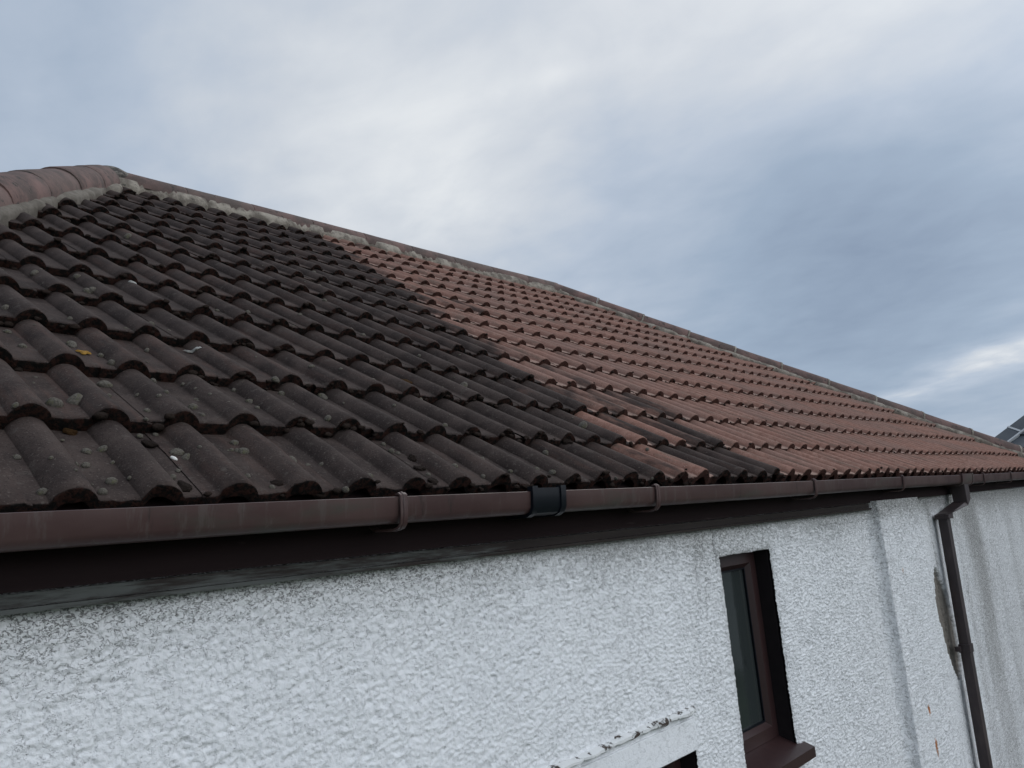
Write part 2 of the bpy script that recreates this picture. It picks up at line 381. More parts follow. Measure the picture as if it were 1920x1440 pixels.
M = Mat('slate', .6, .35)
c = M.mix(M.step(M.noise(1.6, 5, .65), .3, .7), (.050, .058, .068), (.085, .095, .105))
M.color(c).bump(M.noise(12, 4, .6), .004, .4); m_slate = M.m
M = Mat('pale_mortar', .9, .2); M.color(M.mix(M.noise(14, 5), (.36, .37, .38), (.52, .53, .54))); m_pale = M.m
M = Mat('neighbour_render', .9, .2); M.color(M.mix(M.noise(4, 5), (.50, .50, .48), (.62, .62, .60))).bump(M.noise(80, 4), .004, .6); m_nwall = M.m
M = Mat('lawn', .95, .1)
M.color(M.mix(M.step(M.noise(1.2, 6, .65), .35, .7), (.030, .060, .018), (.070, .105, .032))).bump(M.noise(60, 4, .7), .03, 1.0); m_lawn = M.m
M = Mat('concrete_path', .9, .2); M.color(M.mix(M.noise(3, 6, .65), (.16, .155, .145), (.27, .26, .245))).bump(M.noise(90, 5, .7), .004, .8); m_path = M.m

# ------------------------------------------------------------------ the roof surface
SP, G, PT = 0.1434, 0.3141, 0.5738          # roll spacing, course gauge, pitch
OFF = np.array([-.0209, -.0629, -.0062])    # where the eaves line meets the gable-end datum
CP, SPT = math.cos(PT), math.sin(PT)
THK, TILT, ROLL = 0.029, 0.096, 0.0275
NROWS = 13; U_RIDGE = 12.95 * G
Y_AP, Z_AP = U_RIDGE * CP, U_RIDGE * SPT
def hipL(u): return (-7.7 + 1.26 * (u / G)) * SP        # x of the left hip line at slope distance u
def hipR(u): return (60.4 - 1.73 * (u / G)) * SP
XL, XR = hipL(U_RIDGE), hipR(U_RIDGE)
def sag(x, u):
    x = np.asarray(x, float); u = np.asarray(u, float)
    e = np.clip(u / .25, 0, 1)
    s = -.020 * np.exp(-((x - 5.3) / 1.7) ** 2) * np.sin(np.pi * np.clip(u / (U_RIDGE * 1.0), 0, 1)) ** .6
    s = s - .012 * np.exp(-((x - 2.8) / 1.2) ** 2) * np.clip(u / .4, 0, 1) * np.clip(1.6 - u / 2.0, 0, 1)
    kick = .004 + (1 - e) * (-.0185 + .021 * np.clip(x / 2.2, 0, 1))
    return s + kick + .004 * np.sin(x * 1.9 + u * 2.3) * e
def prof(x):
    """height of the double-roman profile above the pan"""
    t = np.abs((np.asarray(x, float) / SP + .5) % 1.0 - .5) * SP / .0375
    return ROLL * np.where(t < 1, np.cos(np.pi / 2 * np.minimum(t, 1)) ** .62, 0.0)
def W(x, u, n):
    x = np.asarray(x, float); u = np.asarray(u, float); n = np.asarray(n, float)
    return np.stack([x + 0 * u, u * CP - n * SPT, u * SPT + n * CP + sag(x, u)], -1) + OFF
E0 = -0.028
def tile_surf_n(x, u):
    j = np.maximum(np.floor((np.asarray(u) + 1e-6) / G), 0)
    v = u - j * G
    return -TILT * v - ROLL + prof(x)

STAIN_B = [12.4, 13.7, 14.2, 15.0, 15.3, 15.5, 15.7, 16.5, 17.2, 17.5, 17.9, 18.6, 19.0]
def stain_of(i, j, r):
    b = STAIN_B[min(max(j, 0), 12)]
    d = i - b
    s = 1.35 if d < 0 else max(0.0, .36 - .05 * d)
    if j == 0 and 14.6 <= i <= 18.4: s = 1.15
    if j == 1 and 14.5 < i < 15.5: s = .9
    if j == 1 and 16.5 <= i <= 18.6: s = .85
    if j == 2 and 15.6 <= i <= 19.4: s = .72
    if j == 3 and 16.6 <= i <= 17.5: s = .75
    if 0 <= d < 5 and s < .5: s = min(1, s + (r - .45) * .5)
    if d < 0 and d > -1.2: s = .9
    return max(0.0, s + (r - .5) * .10)

# ------------------------------------------------------------------ house
HOUSE = thing('house', 'white roughcast house with a hipped pantile roof, half of it blackened and half washed pink', 'house', (0, 0, 0))

def front_slope():
    Vs, Fs, A = [], [], {'stain': [], 'rnd': [], 'edge': [], 'lip': []}
    base = 0
    nx = 31
    UX = np.array([-.5, -.42, -.34, -.285, -.262, -.25, -.235, -.21, -.18, -.14, -.09, -.045, 0, .045, .09, .14, .18, .21, .235, .25, .262, .285, .34, .42, .5]); nx = 51
    xs0 = np.concatenate([UX[:-1], UX + 1, [1.53, 1.58]]) * SP
    lap = np.zeros(nx); lap[-2:] = (-.002, -.004)
    for j in range(NROWS):
        for k in range(-5, 32):
            i0 = 2 * k
            xc = (i0 + .5) * SP
            um = j * G + .10
            if xc < hipL(um) - .10 or xc > hipR(um) + .10: continue
            r = RNG.random(8)
            ulow = (-E0 if j == 0 else j * G) + (r[0] - .5) * .010
            uhigh = min(j * G + .385, U_RIDGE + .01)
            us = np.array([ulow, ulow + .0035, ulow + .012, ulow + .05, (ulow + uhigh) / 2, uhigh])
            dn = np.array([-.0045, -.0012, 0, 0, 0, 0])
            xs = i0 * SP + xs0 + (r[1] - .5) * .002
            XX, UU = np.meshgrid(xs, us)                         # (6,nx)
            skew = (r[2] - .5) * .010
            jit = (vnoise(np.stack([XX.ravel() * 55, np.full(XX.size, j * 7.3 + k * 3.1)], 1), 5).reshape(XX.shape) - .5) * .009
            fade = np.clip(1 - (UU - ulow) / .03, 0, 1)
            U2 = UU + skew * (XX - xc) / SP * fade + jit * fade
            top = -TILT * (UU - max(j * G, 0) if j else UU) - ROLL + prof(XX) + dn[:, None] + lap[None] + (r[3] - .5) * .0028 + (r[4] - .5) * .0035 * (XX - xc) / SP
            Vt = W(XX, U2, top).reshape(-1, 3)
            # front face and underside
            rows = [Vt]
            thk = THK + (vnoise(np.stack([xs * 70, np.full(nx, j * 3.3 + k)], 1), 9) - .4) * .010
            f1 = W(xs, U2[0] + .0015, top[0] - thk * .55); f2 = W(xs, U2[0] + .005, top[0] - thk)
            bk = W(xs, U2[-1], top[-1] - THK)
            V = np.concatenate([bk, f2, f1, Vt.reshape(-1, 3)])
            n = 6 + 3
            idx = np.arange(n * nx).reshape(n, nx)
            q = np.stack([idx[:-1, :-1], idx[:-1, 1:], idx[1:, 1:], idx[1:, :-1]], -1).reshape(-1, 4)
            # cut along the hips
            ctr = V[q].mean(1); uu = ctr[:, 1] / CP
            keep = (ctr[:, 0] > hipL(uu) - .03) & (ctr[:, 0] < hipR(uu) + .03)
            Vs.append(V); Fs.append(q[keep] + base); base += len(V)
            rr = np.random.default_rng(j * 97 + k + 500).random(2)
            s0, s1 = stain_of(i0, j, rr[0]), stain_of(i0 + 1, j, rr[1])
            half = np.where(xs < xc, s0, s1)
            d0 = np.exp(-((i0 + .5 - STAIN_B[min(j, 12)] - 1.0) / 3.2) ** 2)
            stv = half[None, :] + d0 * 1.5 * (fbm(np.stack([V[:, 0] * 7.5, V[:, 1] * 1.5 + V[:, 2]], 1), 3, 77) - .5).reshape(n, nx)
            A['stain'].append(stv.ravel()); A['rnd'].append(np.full(len(V), r[5]))
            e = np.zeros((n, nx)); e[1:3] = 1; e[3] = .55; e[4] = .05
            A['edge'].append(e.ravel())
            lp = np.zeros((n, nx)); lp[3:6] = (prof(xs) < .003) * np.array([1, 1, .9])[:, None]  # mask for the light painted on the pan lips
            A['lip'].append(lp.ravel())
    V = np.concatenate(Vs); F = np.concatenate(Fs)
    return V, F, {a: np.concatenate(b) for a, b in A.items()}
V, F, A = front_slope()

# the other three slopes: the same corrugated courses, only their backs and ends can ever be seen
def other_slope(p0, p1, a0, a1, base):
    """courses between eave p0->p1 and top a0->a1"""
    p0, p1, a0, a1 = map(lambda t: np.array(t, float) + OFF, (p0, p1, a0, a1))
    Ls = np.linalg.norm(p1 - p0); n = int(Ls / .03); t = np.linspace(0, 1, n + 1)
    nrm = np.cross(p1 - p0, a0 - p0); nrm /= np.linalg.norm(nrm)
    if nrm[2] < 0: nrm = -nrm
    rows = []; st = []
    for j in range(NROWS):
        for v, h in ((0.0, -THK), (0.0, 0.0), (1.0, -THK)):
            w = (j + v) / NROWS
            L0 = p0 + (a0 - p0) * w; R0 = p1 + (a1 - p1) * w
            P = L0[None] + (R0 - L0)[None] * t[:, None]
            s = np.linalg.norm(P - p0 - (a0 - p0) * w, axis=1)
            rows.append(P + nrm[None] * (h - ROLL + prof(s))[:, None])
    V = np.concatenate(rows); m_ = len(rows); idx = np.arange(m_ * (n + 1)).reshape(m_, n + 1)
    q = np.stack([idx[:-1, :-1], idx[:-1, 1:], idx[1:, 1:], idx[1:, :-1]], -1).reshape(-1, 4)
    return V, q + base, n
cL, cR = hipL(0.0), hipR(0.0)
D2 = 2 * Y_AP
for (p0, p1, a0, a1, s) in (((cL, D2, 0), (cL, 0, 0), (XL, Y_AP, Z_AP), (XL, Y_AP, Z_AP), .9),
                            ((cR, 0, 0), (cR, D2, 0), (XR, Y_AP, Z_AP), (XR, Y_AP, Z_AP), .1),
                            ((cR, D2, 0), (cL, D2, 0), (XR, Y_AP, Z_AP), (XL, Y_AP, Z_AP), .6)):
    V2, F2, n2 = other_slope(p0, p1, a0, a1, len(V))
    V = np.concatenate([V, V2]); F = np.concatenate([F, F2])
    A['stain'] = np.concatenate([A['stain'], np.full(len(V2), s)]); A['rnd'] = np.concatenate([A['rnd'], np.full(len(V2), .5)])
    A['edge'] = np.concatenate([A['edge'], np.zeros(len(V2))]); A['lip'] = np.concatenate([A['lip'], np.zeros(len(V2))])
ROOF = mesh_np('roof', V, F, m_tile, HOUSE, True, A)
try: ROOF.data.set_sharp_from_angle(angle=math.radians(38))
except Exception: pass

# hip and ridge cappings, each tile a piece of its own
def cap_tile(name, P0, P1, up, r0, r1, rnd, half=1.75, thk=.016, parent=ROOF, squash=.86):
    P0, P1, up = Vector(P0), Vector(P1), Vector(up)
    ax = (P1 - P0).normalized(); side = ax.cross(up).normalized(); up = side.cross(ax).normalized()
    na, ns = 18, 7
    V = []; 
    for layer, dr in ((0, 0.0), (1, -thk)):
        for s in range(ns):
            t = s / (ns - 1); o = P0.lerp(P1, t)
            r = r0 + (r1 - r0) * t + dr
            if s in (0, ns - 1) and layer == 0: r -= .0025
            if s in (1,): o = P0.lerp(P1, .012)
            if s == ns - 2: o = P0.lerp(P1, .988)
            for a in range(na):
                th = -half + 2 * half * a / (na - 1)
                rr = r + .003 * (vnoise(np.array([[th * 2 + rnd * 50, t * 5]]), 3)[0] - .5)
                p = o + side * (math.sin(th) * rr) + up * (math.cos(th) * rr * squash)
                V.append(tuple(p))
    V = np.array(V); idx = np.arange(2 * ns * na).reshape(2, ns, na)
    F = []
    for l in (0, 1):
        g = idx[l]; F.append(np.stack([g[:-1, :-1], g[:-1, 1:], g[1:, 1:], g[1:, :-1]], -1).reshape(-1, 4)[:, ::(1 if l == 0 else -1)])
    for e in (0, ns - 1):
        F.append(np.stack([idx[0, e, :-1], idx[0, e, 1:], idx[1, e, 1:], idx[1, e, :-1]], -1))
    for e in (0, na - 1):
        F.append(np.stack([idx[0, :-1, e], idx[0, 1:, e], idx[1, 1:, e], idx[1, :-1, e]], -1))
    o = mesh_np(name, V, np.concatenate(F), m_ridge, parent, True, {'rnd': np.full(len(V), rnd)})
    try: o.data.set_sharp_from_angle(angle=math.radians(45))
    except Exception: pass
    return o
def hip_point(side, u, n=0.0):
    x = hipL(u) if side == 'L' else hipR(u)
    p = W(np.array([x]), np.array([u]), np.array([n]))[0]
    return Vector(p)
# left hip: big tiles coming towards the photographer
Lh = (hip_point('L', U_RIDGE) - hip_point('L', 0)).length
nL = int(Lh / .43)
for k in range(nL):
    u0, u1 = U_RIDGE * (1 - k / nL) , U_RIDGE * (1 - (k + 1.03) / nL)
    n_off = -.032 + (.003 if k % 2 else 0)
    cap_tile('hip_tile', hip_point('L', u0 - (.10 if k == 0 else 0), n_off), hip_point('L', max(u1, -.05), n_off + .004), (0, 0, 1), .118, .122, random.random() * .8)
Rh = (hip_point('R', U_RIDGE) - hip_point('R', 0)).length
nR = int(Rh / .46)
for k in range(nR):
    u0, u1 = U_RIDGE * (1 - k / nR), U_RIDGE * (1 - (k + 1.0) / nR) + .012
    cap_tile('hip_tile', hip_point('R', u0, -.045), hip_point('R', max(u1, -.05), -.040), (0, 0, 1), .108, .112, random.random() * .5)
RZ = Z_AP - .052 + OFF[2]; RY = Y_AP + OFF[1]
nrg = int((XR - XL) / .45)
for k in range(nrg):
    xa = XL + (XR - XL) * k / nrg; xb = XL + (XR - XL) * (k + 1) / nrg - .004
    za, zb = RZ + float(sag(xa, U_RIDGE)) * .8, RZ + float(sag(xb, U_RIDGE)) * .8
    cap_tile('ridge_tile', (xa + OFF[0], RY, za), (xb + OFF[0], RY, zb), (0, 0, 1), .112, .112, .25 + random.random() * .75)

# mortar bedding under the cappings and in their joints
def ribbon(path, wfun, n_in, seed):
    """path: list of (x,u) of the capping's centre line on the front slope; direction down-slope/side given by wfun -> (dx,du)"""
    rows = []
    for s, (x, u) in enumerate(path):
        dx, du, w = wfun(s)
        nzz = vnoise(np.array([[s * .16, seed]]), 2)[0]; nz2 = fbm(np.array([[s * .9, seed + 4]]), 3, 8)[0]
        w2 = w * (.78 + .26 * nzz + .24 * nz2)
        pr = []
        for t, n in ((0.0, n_in), (.45, n_in), (.70, n_in - .003), (.93, -.006 + .010 * nz2), (1.0, -.014), (1.03, -.07)):
            xx, uu = x + dx * w2 * t, u + du * w2 * t
            pr.append((xx, uu, n + .006 * (nzz - .5)))
        rows.append(pr)
    P = np.array(rows); V = W(P[..., 0], P[..., 1], P[..., 2]).reshape(-1, 3)
    a, b_ = P.shape[:2]; idx = np.arange(a * b_).reshape(a, b_)
    return V, np.stack([idx[:-1, :-1], idx[:-1, 1:], idx[1:, 1:], idx[1:, :-1]], -1).reshape(-1, 4)
VV, FF, nb_ = [], [], 0
for path, wf, nin, sd_ in (
    ([(XL + (XR - XL) * k / 260, U_RIDGE) for k in range(261)], lambda s: (0, -1, .160), .030, 1.0),
    ([(hipL(U_RIDGE * (1 - k / 190)), U_RIDGE * (1 - k / 190)) for k in range(191)], lambda s: (1, -.45, .130), .008, 2.0),
    ([(hipR(U_RIDGE * (1 - k / 240)), U_RIDGE * (1 - k / 240)) for k in range(241)], lambda s: (-1, -.45, .122), .012, 3.0)):
    v, f = ribbon(path, wf, nin, sd_); VV.append(v); FF.append(f + nb_); nb_ += len(v)
MORT = mesh_np('mortar_bedding', np.concatenate(VV), np.concatenate(FF), m_mortar, ROOF, True)
def arc_ring(P0, ax, up, r, w, half=1.7, squash=.86):
    g = MB(); P0, ax, up = Vector(P0), Vector(ax).normalized(), Vector(up); side = ax.cross(up).normalized(); up = side.cross(ax).normalized()
    prof_ = [(0, 0), (w, 0), (w, .020), (0, .020)]
    st = []
    for a in range(15):
        th = -half + 2 * half * a / 14; rad = side * math.sin(th) + up * math.cos(th) * squash
        st.append((P0 + rad * (r - .016 + random.uniform(-.003, .003)), ax, rad))
    g.sweep(prof_, st); return g.build('joint_mortar', m_mortar, ROOF, True)
for k in range(1, nR):
    u0 = U_RIDGE * (1 - k / nR) + .010
    P = hip_point('R', u0, -.043); Q = hip_point('R', u0 - .1, -.043)
    arc_ring(P, Q - P, (0, 0, 1), .112, .018)
# rough cap of mortar where ridge and left hip meet
ab = MB(); AX = Vector((XL + .035, Y_AP - .01, Z_AP - .035)) + Vector(OFF)
b0 = bmesh.ops.create_icosphere(ab.bm, subdivisions=4, radius=.10, matrix=Matrix.Translation(AX))
for v in b0['verts']:
    d = v.co - AX; d.x *= 1.35; d.z *= .85
    v.co = AX + d * (.86 + .3 * vnoise(np.array([list(v.co * 16)]), 4)[0])
ab.build('apex_mortar', m_apex, ROOF, True)

# ------------------------------------------------------------------ eaves: fascia, board, gutter
XE0, XE1 = cL + .02, cR - .02
def zc(x): return -.012 + .0036 * x          # slight rise of the eaves line to the right, seen in the gutter too
f = MB()
f.sweep([(.020, -.168), (.020, -.035), (.045, -.035), (.045, -.168)], [((x, 0, .0030 * x), (0, 1, 0), (0, 0, 1)) for x in np.linspace(XE0, XE1, 24)])
f.build('fascia', m_fascia, HOUSE)
f = MB()
f.sweep([(.028, -.1925), (.028, -.1705), (.056, -.1705), (.056, -.1925)], [((x, 0, .0030 * x), (0, 1, 0), (0, 0, 1)) for x in np.linspace(XE0, 4.35, 24)])
f.sweep([(.020, -.2015), (.020, -.1935), (.056, -.1935), (.056, -.2015)], [((x, 0, .0030 * x), (0, 1, 0), (0, 0, 1)) for x in np.linspace(XE0, 4.35, 24)])
f.build('frieze_board', m_board, HOUSE)
# bed the eaves course stands on, closes the view under the tiles
f = MB(); f.box((XE0, .03, -.04), (XE1, .30, -.022)); f.build('eaves_board', m_reveal, HOUSE)

GY0, GY1 = -.092, .014        # gutter front and back
def gz(x): return .0020 * x
gp = [(GY0, -.052), (GY0 + .004, -.090), (GY0 + .012, -.102), (GY0 + .022, -.106), (GY1 - .018, -.106), (GY1 - .004, -.098), (GY1, -.052),
      (GY1 - .003, -.052), (GY1 - .006, -.095), (GY1 - .02, -.103), (GY0 + .022, -.103), (GY0 + .014, -.099), (GY0 + .007, -.088), (GY0 + .003, -.060), (GY0 + .008, -.054), (GY0 + .006, -.0505)]
def gutter_run(x0, x1):
    g = MB(); xs = np.linspace(x0, x1, max(2, int((x1 - x0) / .25)))
    g.sweep(gp, [((x, .0025 * math.sin(x * 1.7), gz(x) + .0014 * math.sin(x * 2.1)), (0, 1, 0), (0, 0, 1)) for x in xs]); return g
GUT = gutter_run(XE0 - .02, XE1 + .02).build('gutter', m_gutter, HOUSE, True)
GMID = (GY0 + GY1) / 2
def wrap(x0, x1, d, mat, name, lip=.006, parent=GUT):
    """a band that hugs the outside of the gutter, hooked over its front lip"""
    g = MB()
    pr = [(GY0 + .010, -.050 + lip * .2), (GY0 + .009, -.050 + lip), (GY0 - d, -.050 + lip), (GY0 - d, -.060), (GY0 + .003 - d, -.091), (GY0 + .010 - d * .8, -.104 - d * .4), (GY0 + .022, -.107 - d), (GY1 - .018, -.107 - d), (GY1 - .002, -.100), (GY1, -.09),
          (GY1 - .004, -.094), (GY1 - .02, -.1064), (GY0 + .022, -.1064), (GY0 + .0105, -.1026), (GY0 + .003, -.0905), (GY0 - .0006, -.060), (GY0 - .0006, -.0500)]
    g.sweep(pr, [((x, .0025 * math.sin(x * 1.7), gz(x) + .0014 * math.sin(x * 2.1)), (0, 1, 0), (0, 0, 1)) for x in (x0, x1)])
    return g.build(name, mat, parent, True)
def bracket(xb):
    g = MB(); z = gz(xb) + .0014 * math.sin(xb * 2.1); y0 = .0025 * math.sin(xb * 1.7)
    path = [(GY0 + .010, -.046), (GY0 + .002, -.0445), (GY0 - .004, -.048), (GY0 - .004, -.066), (GY0 - .003, -.092), (GY0 + .001, -.109), (GY0 + .010, -.117), (GY0 + .030, -.120), (GY1 - .01, -.117), (.018, -.108)]
    n = len(path); st = []
    for k, (y, zz) in enumerate(path):
        a = Vector((0, path[min(k + 1, n - 1)][0] - path[max(k - 1, 0)][0], path[min(k + 1, n - 1)][1] - path[max(k - 1, 0)][1])).normalized()
        st.append((Vector((xb, y + y0, zz + z)), Vector((1, 0, 0)), Vector((0, a.z, -a.y))))
    w = .0095
    g.sweep([(-w, -.0022), (w, -.0022), (w, .0022), (w * .35, .0022), (w * .2, .0040), (-w * .2, .0040), (-w * .35, .0022), (-w, .0022)], st)
    return g.build('gutter_bracket', m_gutter, GUT, True)
for xb in (-.55, .602, 1.579, 2.737, 3.839, 5.449, 6.212, 7.2, 8.1):
    bracket(xb)
un = wrap(1.018, 1.138, .0045, m_black, 'gutter_union', .007)
wrap(1.012, 1.032, .0085, m_black, 'union_clip', .012, GUT); wrap(1.122, 1.142, .0085, m_black, 'union_clip', .012, GUT)
# running outlet above the downpipe
wrap(4.925, 5.165, .006, m_gutter, 'gutter_outlet', .006)
wrap(4.922, 4.942, .010, m_gutter, 'outlet_clip', .009); wrap(5.150, 5.170, .010, m_gutter, 'outlet_clip', .009)

# ------------------------------------------------------------------ downpipe
DP = MB()
def px_(z): return 4.738 + .045 * (z + .26)       # the pipe leans a little
r = .0; a_, b_ = .032, .026
sq = [(-a_, -b_), (a_, -b_), (a_, b_), (-a_, b_)]
def rsq(a, b, r=.006):
    out_ = []
    for cx, cy, t0 in ((a - r, b - r, 0), (-a + r, b - r, 90), (-a + r, -b + r, 180), (a - r, -b + r, 270)):
        for k in range(3):
            t = math.radians(t0 + 45 * k); out_.append((cx + r * math.cos(t), cy + r * math.sin(t)))
    return out_
PYC = -.004
DP.sweep(rsq(a_, b_), [((px_(z), PYC, z), (1, 0, 0), (0, 1, 0)) for z in (-.262, -1.0, -1.8, -2.55)])
DPO = DP.build('downpipe', m_pipe, HOUSE, True)
nk = MB()
nk.sweep(rsq(.045, .040, .004), [((5.030, -.045, -.098), (1, 0, 0), (0, 1, 0)), ((5.030, -.045, -.168), (1, 0, 0), (0, 1, 0)), ((5.030, -.045, -.205), (1, 0, .5), (0, 1, 0)), ((4.742, PYC, -.262), (1, 0, .12), (0, 1, 0)), ((4.738, PYC, -.292), (1, 0, 0), (0, 1, 0))])
nk.build('swan_neck', m_pipe, DPO, False)
ck = MB(); zz = -1.02
ck.sweep(rsq(.037, .031), [((px_(zz + .02), PYC, zz + .02), (1, 0, 0), (0, 1, 0)), ((px_(zz - .025), PYC, zz - .025), (1, 0, 0), (0, 1, 0))])
ck.box((px_(zz) - .060, .010, zz - .016), (px_(zz) - .034, .040, zz + .010), .003)
ck.box((px_(zz) + .034, .010, zz - .016), (px_(zz) + .060, .040, zz + .010), .003)
ck.build('pipe_clip', m_pipe, DPO, True)

# ------------------------------------------------------------------ front wall
YW = .050
WIN = (2.150, 2.548, -1.060, -.298)           # main window opening x0,x1,z0,z1
WIN2 = (.95, 1.846, -1.75, -.868)             # window under the drip ledge
PIL = (3.66, 4.300, .055)                     # shallow pier x0,x1,depth
def wall_front():
    xs = [cL + .12]
    cxm = CAM_C[0]
    while xs[-1] < cR - .12:
        x = xs[-1]; d = math.hypot(max(x - cxm, .3) if x > -.2 else .5, 1.48)
        step = .0031 * (d / 1.55) ** 1.35
        if x < -.25: step = .03
        if 3.645 < x < 3.672 or PIL[1] - .008 < x < PIL[1] + .008: step = min(step, .0022)
        xs.append(x + step)
    cuts = [WIN[0], WIN[1], WIN2[0], WIN2[1]]
    xs = np.array(sorted([x for x in xs if min(abs(x - c_) for c_ in cuts) > .0018] + cuts + [c_ + d_ for c_ in cuts for d_ in (-.0015, .0015)]))
    zs = [-.150]
    while zs[-1] > -1.75: zs.append(zs[-1] - .0036)
    while zs[-1] > -2.62: zs.append(zs[-1] - .05)
    cuts = [WIN[2], WIN[3], WIN2[3]]
    zs = np.array(sorted([z for z in zs if min(abs(z - c_) for c_ in cuts) > .0016] + cuts + [c_ + d_ for c_ in cuts for d_ in (-.0014, .0014)], reverse=True)); nx, nz = len(xs), len(zs)
    X, Z = np.meshgrid(xs, zs); P = np.stack([X.ravel(), Z.ravel()], 1)
    Wp = P + .012 * (np.stack([fbm(P * 45, 3, 1), fbm(P * 45, 3, 2)], 1) - .5)
    # dashed and brushed render: lumps with sharp hollows between, smeared along the trowel on the left
    g1, g2 = worley(Wp * np.array([72, 84]), 3)
    smear = 1 / (1 + np.exp((P[:, 0] - 1.6) / .45))
    ang = .30; Q = np.stack([Wp[:, 0] * math.cos(ang) + Wp[:, 1] * math.sin(ang), -Wp[:, 0] * math.sin(ang) + Wp[:, 1] * math.cos(ang)], 1)
    rid = 1 - np.abs(2 * fbm(Q * np.array([26, 62]), 4, 11, .55) - 1)            # ridged strokes
    gran = np.clip(g2 - g1, 0, .55) / .55
    gran2 = 1 - np.clip(worley(Wp * 118, 8)[0], 0, 1)
    big = fbm(P * 7, 3, 21)
    smooth = np.clip((P[:, 0] - PIL[1]) / .01, 0, 1) * np.clip((4.76 - P[:, 0]) / .02, 0, 1)     # the strip beside the pipe
    h = (.0062 * gran * (1 - .60 * smear) + .0034 * gran2 + .0038 * (rid - .75) * 1.6 * (.25 + smear) + .006 * (big - .5))
    h = h * (1 - .75 * smooth) * np.clip(1.75 - P[:, 0] / 3.6, .30, 1)      # the far end is left to the material's grain
    ret = np.clip((P[:, 0] - 3.640) / .01, 0, 1) * np.clip((3.675 - P[:, 0]) / .01, 0, 1)
    h = h * (1 - .6 * ret)
    wob = (fbm(np.stack([P[:, 1] * 9, P[:, 1] * 0 + 3], 1), 3, 31) - .5) * .02
    pier = PIL[2] * np.clip((P[:, 0] - 3.600 - wob * .35) / .066, 0, 1) ** 3 * np.clip((PIL[1] + .004 - P[:, 0]) / .008, 0, 1)
    rightb = .012 * np.clip((P[:, 0] - 4.86) / .05, 0, 1) * (.5 + fbm(P * 5, 2, 44))
    y = YW - h - pier - rightb
    # hollow left of the pipe where the render has come away
    tz = np.clip((-.56 - P[:, 1]) / .64, 0, 1)
    cxp = 4.590 + .095 * tz; wpatch = .130 * np.sin(np.pi * np.clip(tz, 0, 1)) ** .55 * (.85 + .5 * (fbm(P * 16, 3, 61) - .3))
    inb = (P[:, 1] < -.56) & (P[:, 1] > -1.20)
    bare = np.where(inb, np.clip((wpatch - np.abs(P[:, 0] - cxp)) / .008, 0, 1), 0)
    y = y + .018 * bare
    # crack running down beside the pipe and above the window
    def crack(xf, z0, z1, w, sd):
        xx = xf(P[:, 1]) + (fbm(np.stack([P[:, 1] * 22, P[:, 1] * 0 + sd], 1), 3, sd) - .5) * .05
        return np.clip(1 - np.abs(P[:, 0] - xx) / w, 0, 1) * ((P[:, 1] < z0) & (P[:, 1] > z1))
    ck_ = crack(lambda z: 4.628 - .06 * (z + .2), -.19, -.62, .012, 71) + crack(lambda z: 4.640 - .03 * (z + .6), -.60, -1.9, .012, 72)
    ck_ = ck_ + crack(lambda z: 2.120 + .06 * (z + .3), -.18, -.33, .0075, 73) + .62 * crack(lambda z: 1.98 + .15 * (z + .3), -.25, -.72, .005, 74) + .7 * crack(lambda z: 2.47 + 0 * z, -.19, -.262, .005, 75)
    ck_ = np.clip(ck_, 0, 1); y = y + .016 * ck_
    # small socket left in the patch
    sock = np.clip((.016 - np.abs(P[:, 0] - (4.520 + .0 * P[:, 1]))) / .004, 0, 1) * np.clip((.030 - np.abs(P[:, 1] + .742)) / .004, 0, 1)
    y = y + .03 * sock
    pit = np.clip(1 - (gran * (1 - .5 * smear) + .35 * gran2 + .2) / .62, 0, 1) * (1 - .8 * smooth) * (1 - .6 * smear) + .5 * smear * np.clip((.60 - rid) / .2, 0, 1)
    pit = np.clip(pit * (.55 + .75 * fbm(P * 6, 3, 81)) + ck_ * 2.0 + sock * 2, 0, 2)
    # algae: hangs from the eaves board, runs down in streaks, collects round the opening and behind the pipe
    top = np.exp(-np.clip(-.200 + .0030 * P[:, 0] - P[:, 1], 0, 9) / (.045 + .05 * fbm(np.stack([P[:, 0] * 3.5, P[:, 0] * 0], 1), 3, 91)))
    gr = .85 * top
    stre = fbm(np.stack([P[:, 0] * 9, P[:, 1] * .9], 1), 4, 95)
    gr = gr + .22 * np.clip((stre - .40) / .4, 0, 1) * np.clip((P[:, 0] - 4.8) / .2, 0, 1)
    gr = gr + .95 * (.6 + .6 * stre) * np.exp(-((P[:, 0] - 5.50 - .05 * np.sin(P[:, 1] * 7)) / .17) ** 2) * np.clip(1.25 + P[:, 1] * .8, .15, 1)
    gr = gr + .24 * np.clip((P[:, 0] - 4.8) / .3, 0, 1) + .10 * np.clip((P[:, 0] - 2.6) / .6, 0, 1)
    gr = gr + .38 * np.exp(-(np.clip(np.maximum.reduce([WIN[0] - P[:, 0], P[:, 0] - WIN[1], P[:, 1] - WIN[3], WIN[2] - P[:, 1]]), 0, 9) / .022))
    gr = gr + .30 * np.exp(-((P[:, 0] - 2.03) / .14) ** 2) * np.clip(1.35 + P[:, 1] * 1.2, 0, 1) * fbm(P * 9, 3, 96) * 1.6
    gr = gr + .16 * ret + .5 * np.exp(-((P[:, 0] - 4.64) / .05) ** 2) * fbm(np.stack([P[:, 0] * 6, P[:, 1] * 5], 1), 3, 97)
    gr = gr * (1 - .8 * bare) + .10 * fbm(P * 3, 3, 98)
    ru = np.zeros(len(P))
    for (rx, rz, hgt, wd) in ((3.860, -.507, .035, .024), (3.897, -1.19, .05, .030), (3.915, -1.37, .09, .026)):
        ru = np.maximum(ru, np.clip(1 - np.abs(P[:, 0] - rx - .01 * (vnoise(P * 90, 5) - .5)) / wd, 0, 1) * np.clip(1 - np.abs(P[:, 1] - rz) / hgt, 0, 1) * (.6 + .9 * vnoise(P * 60, 6)))
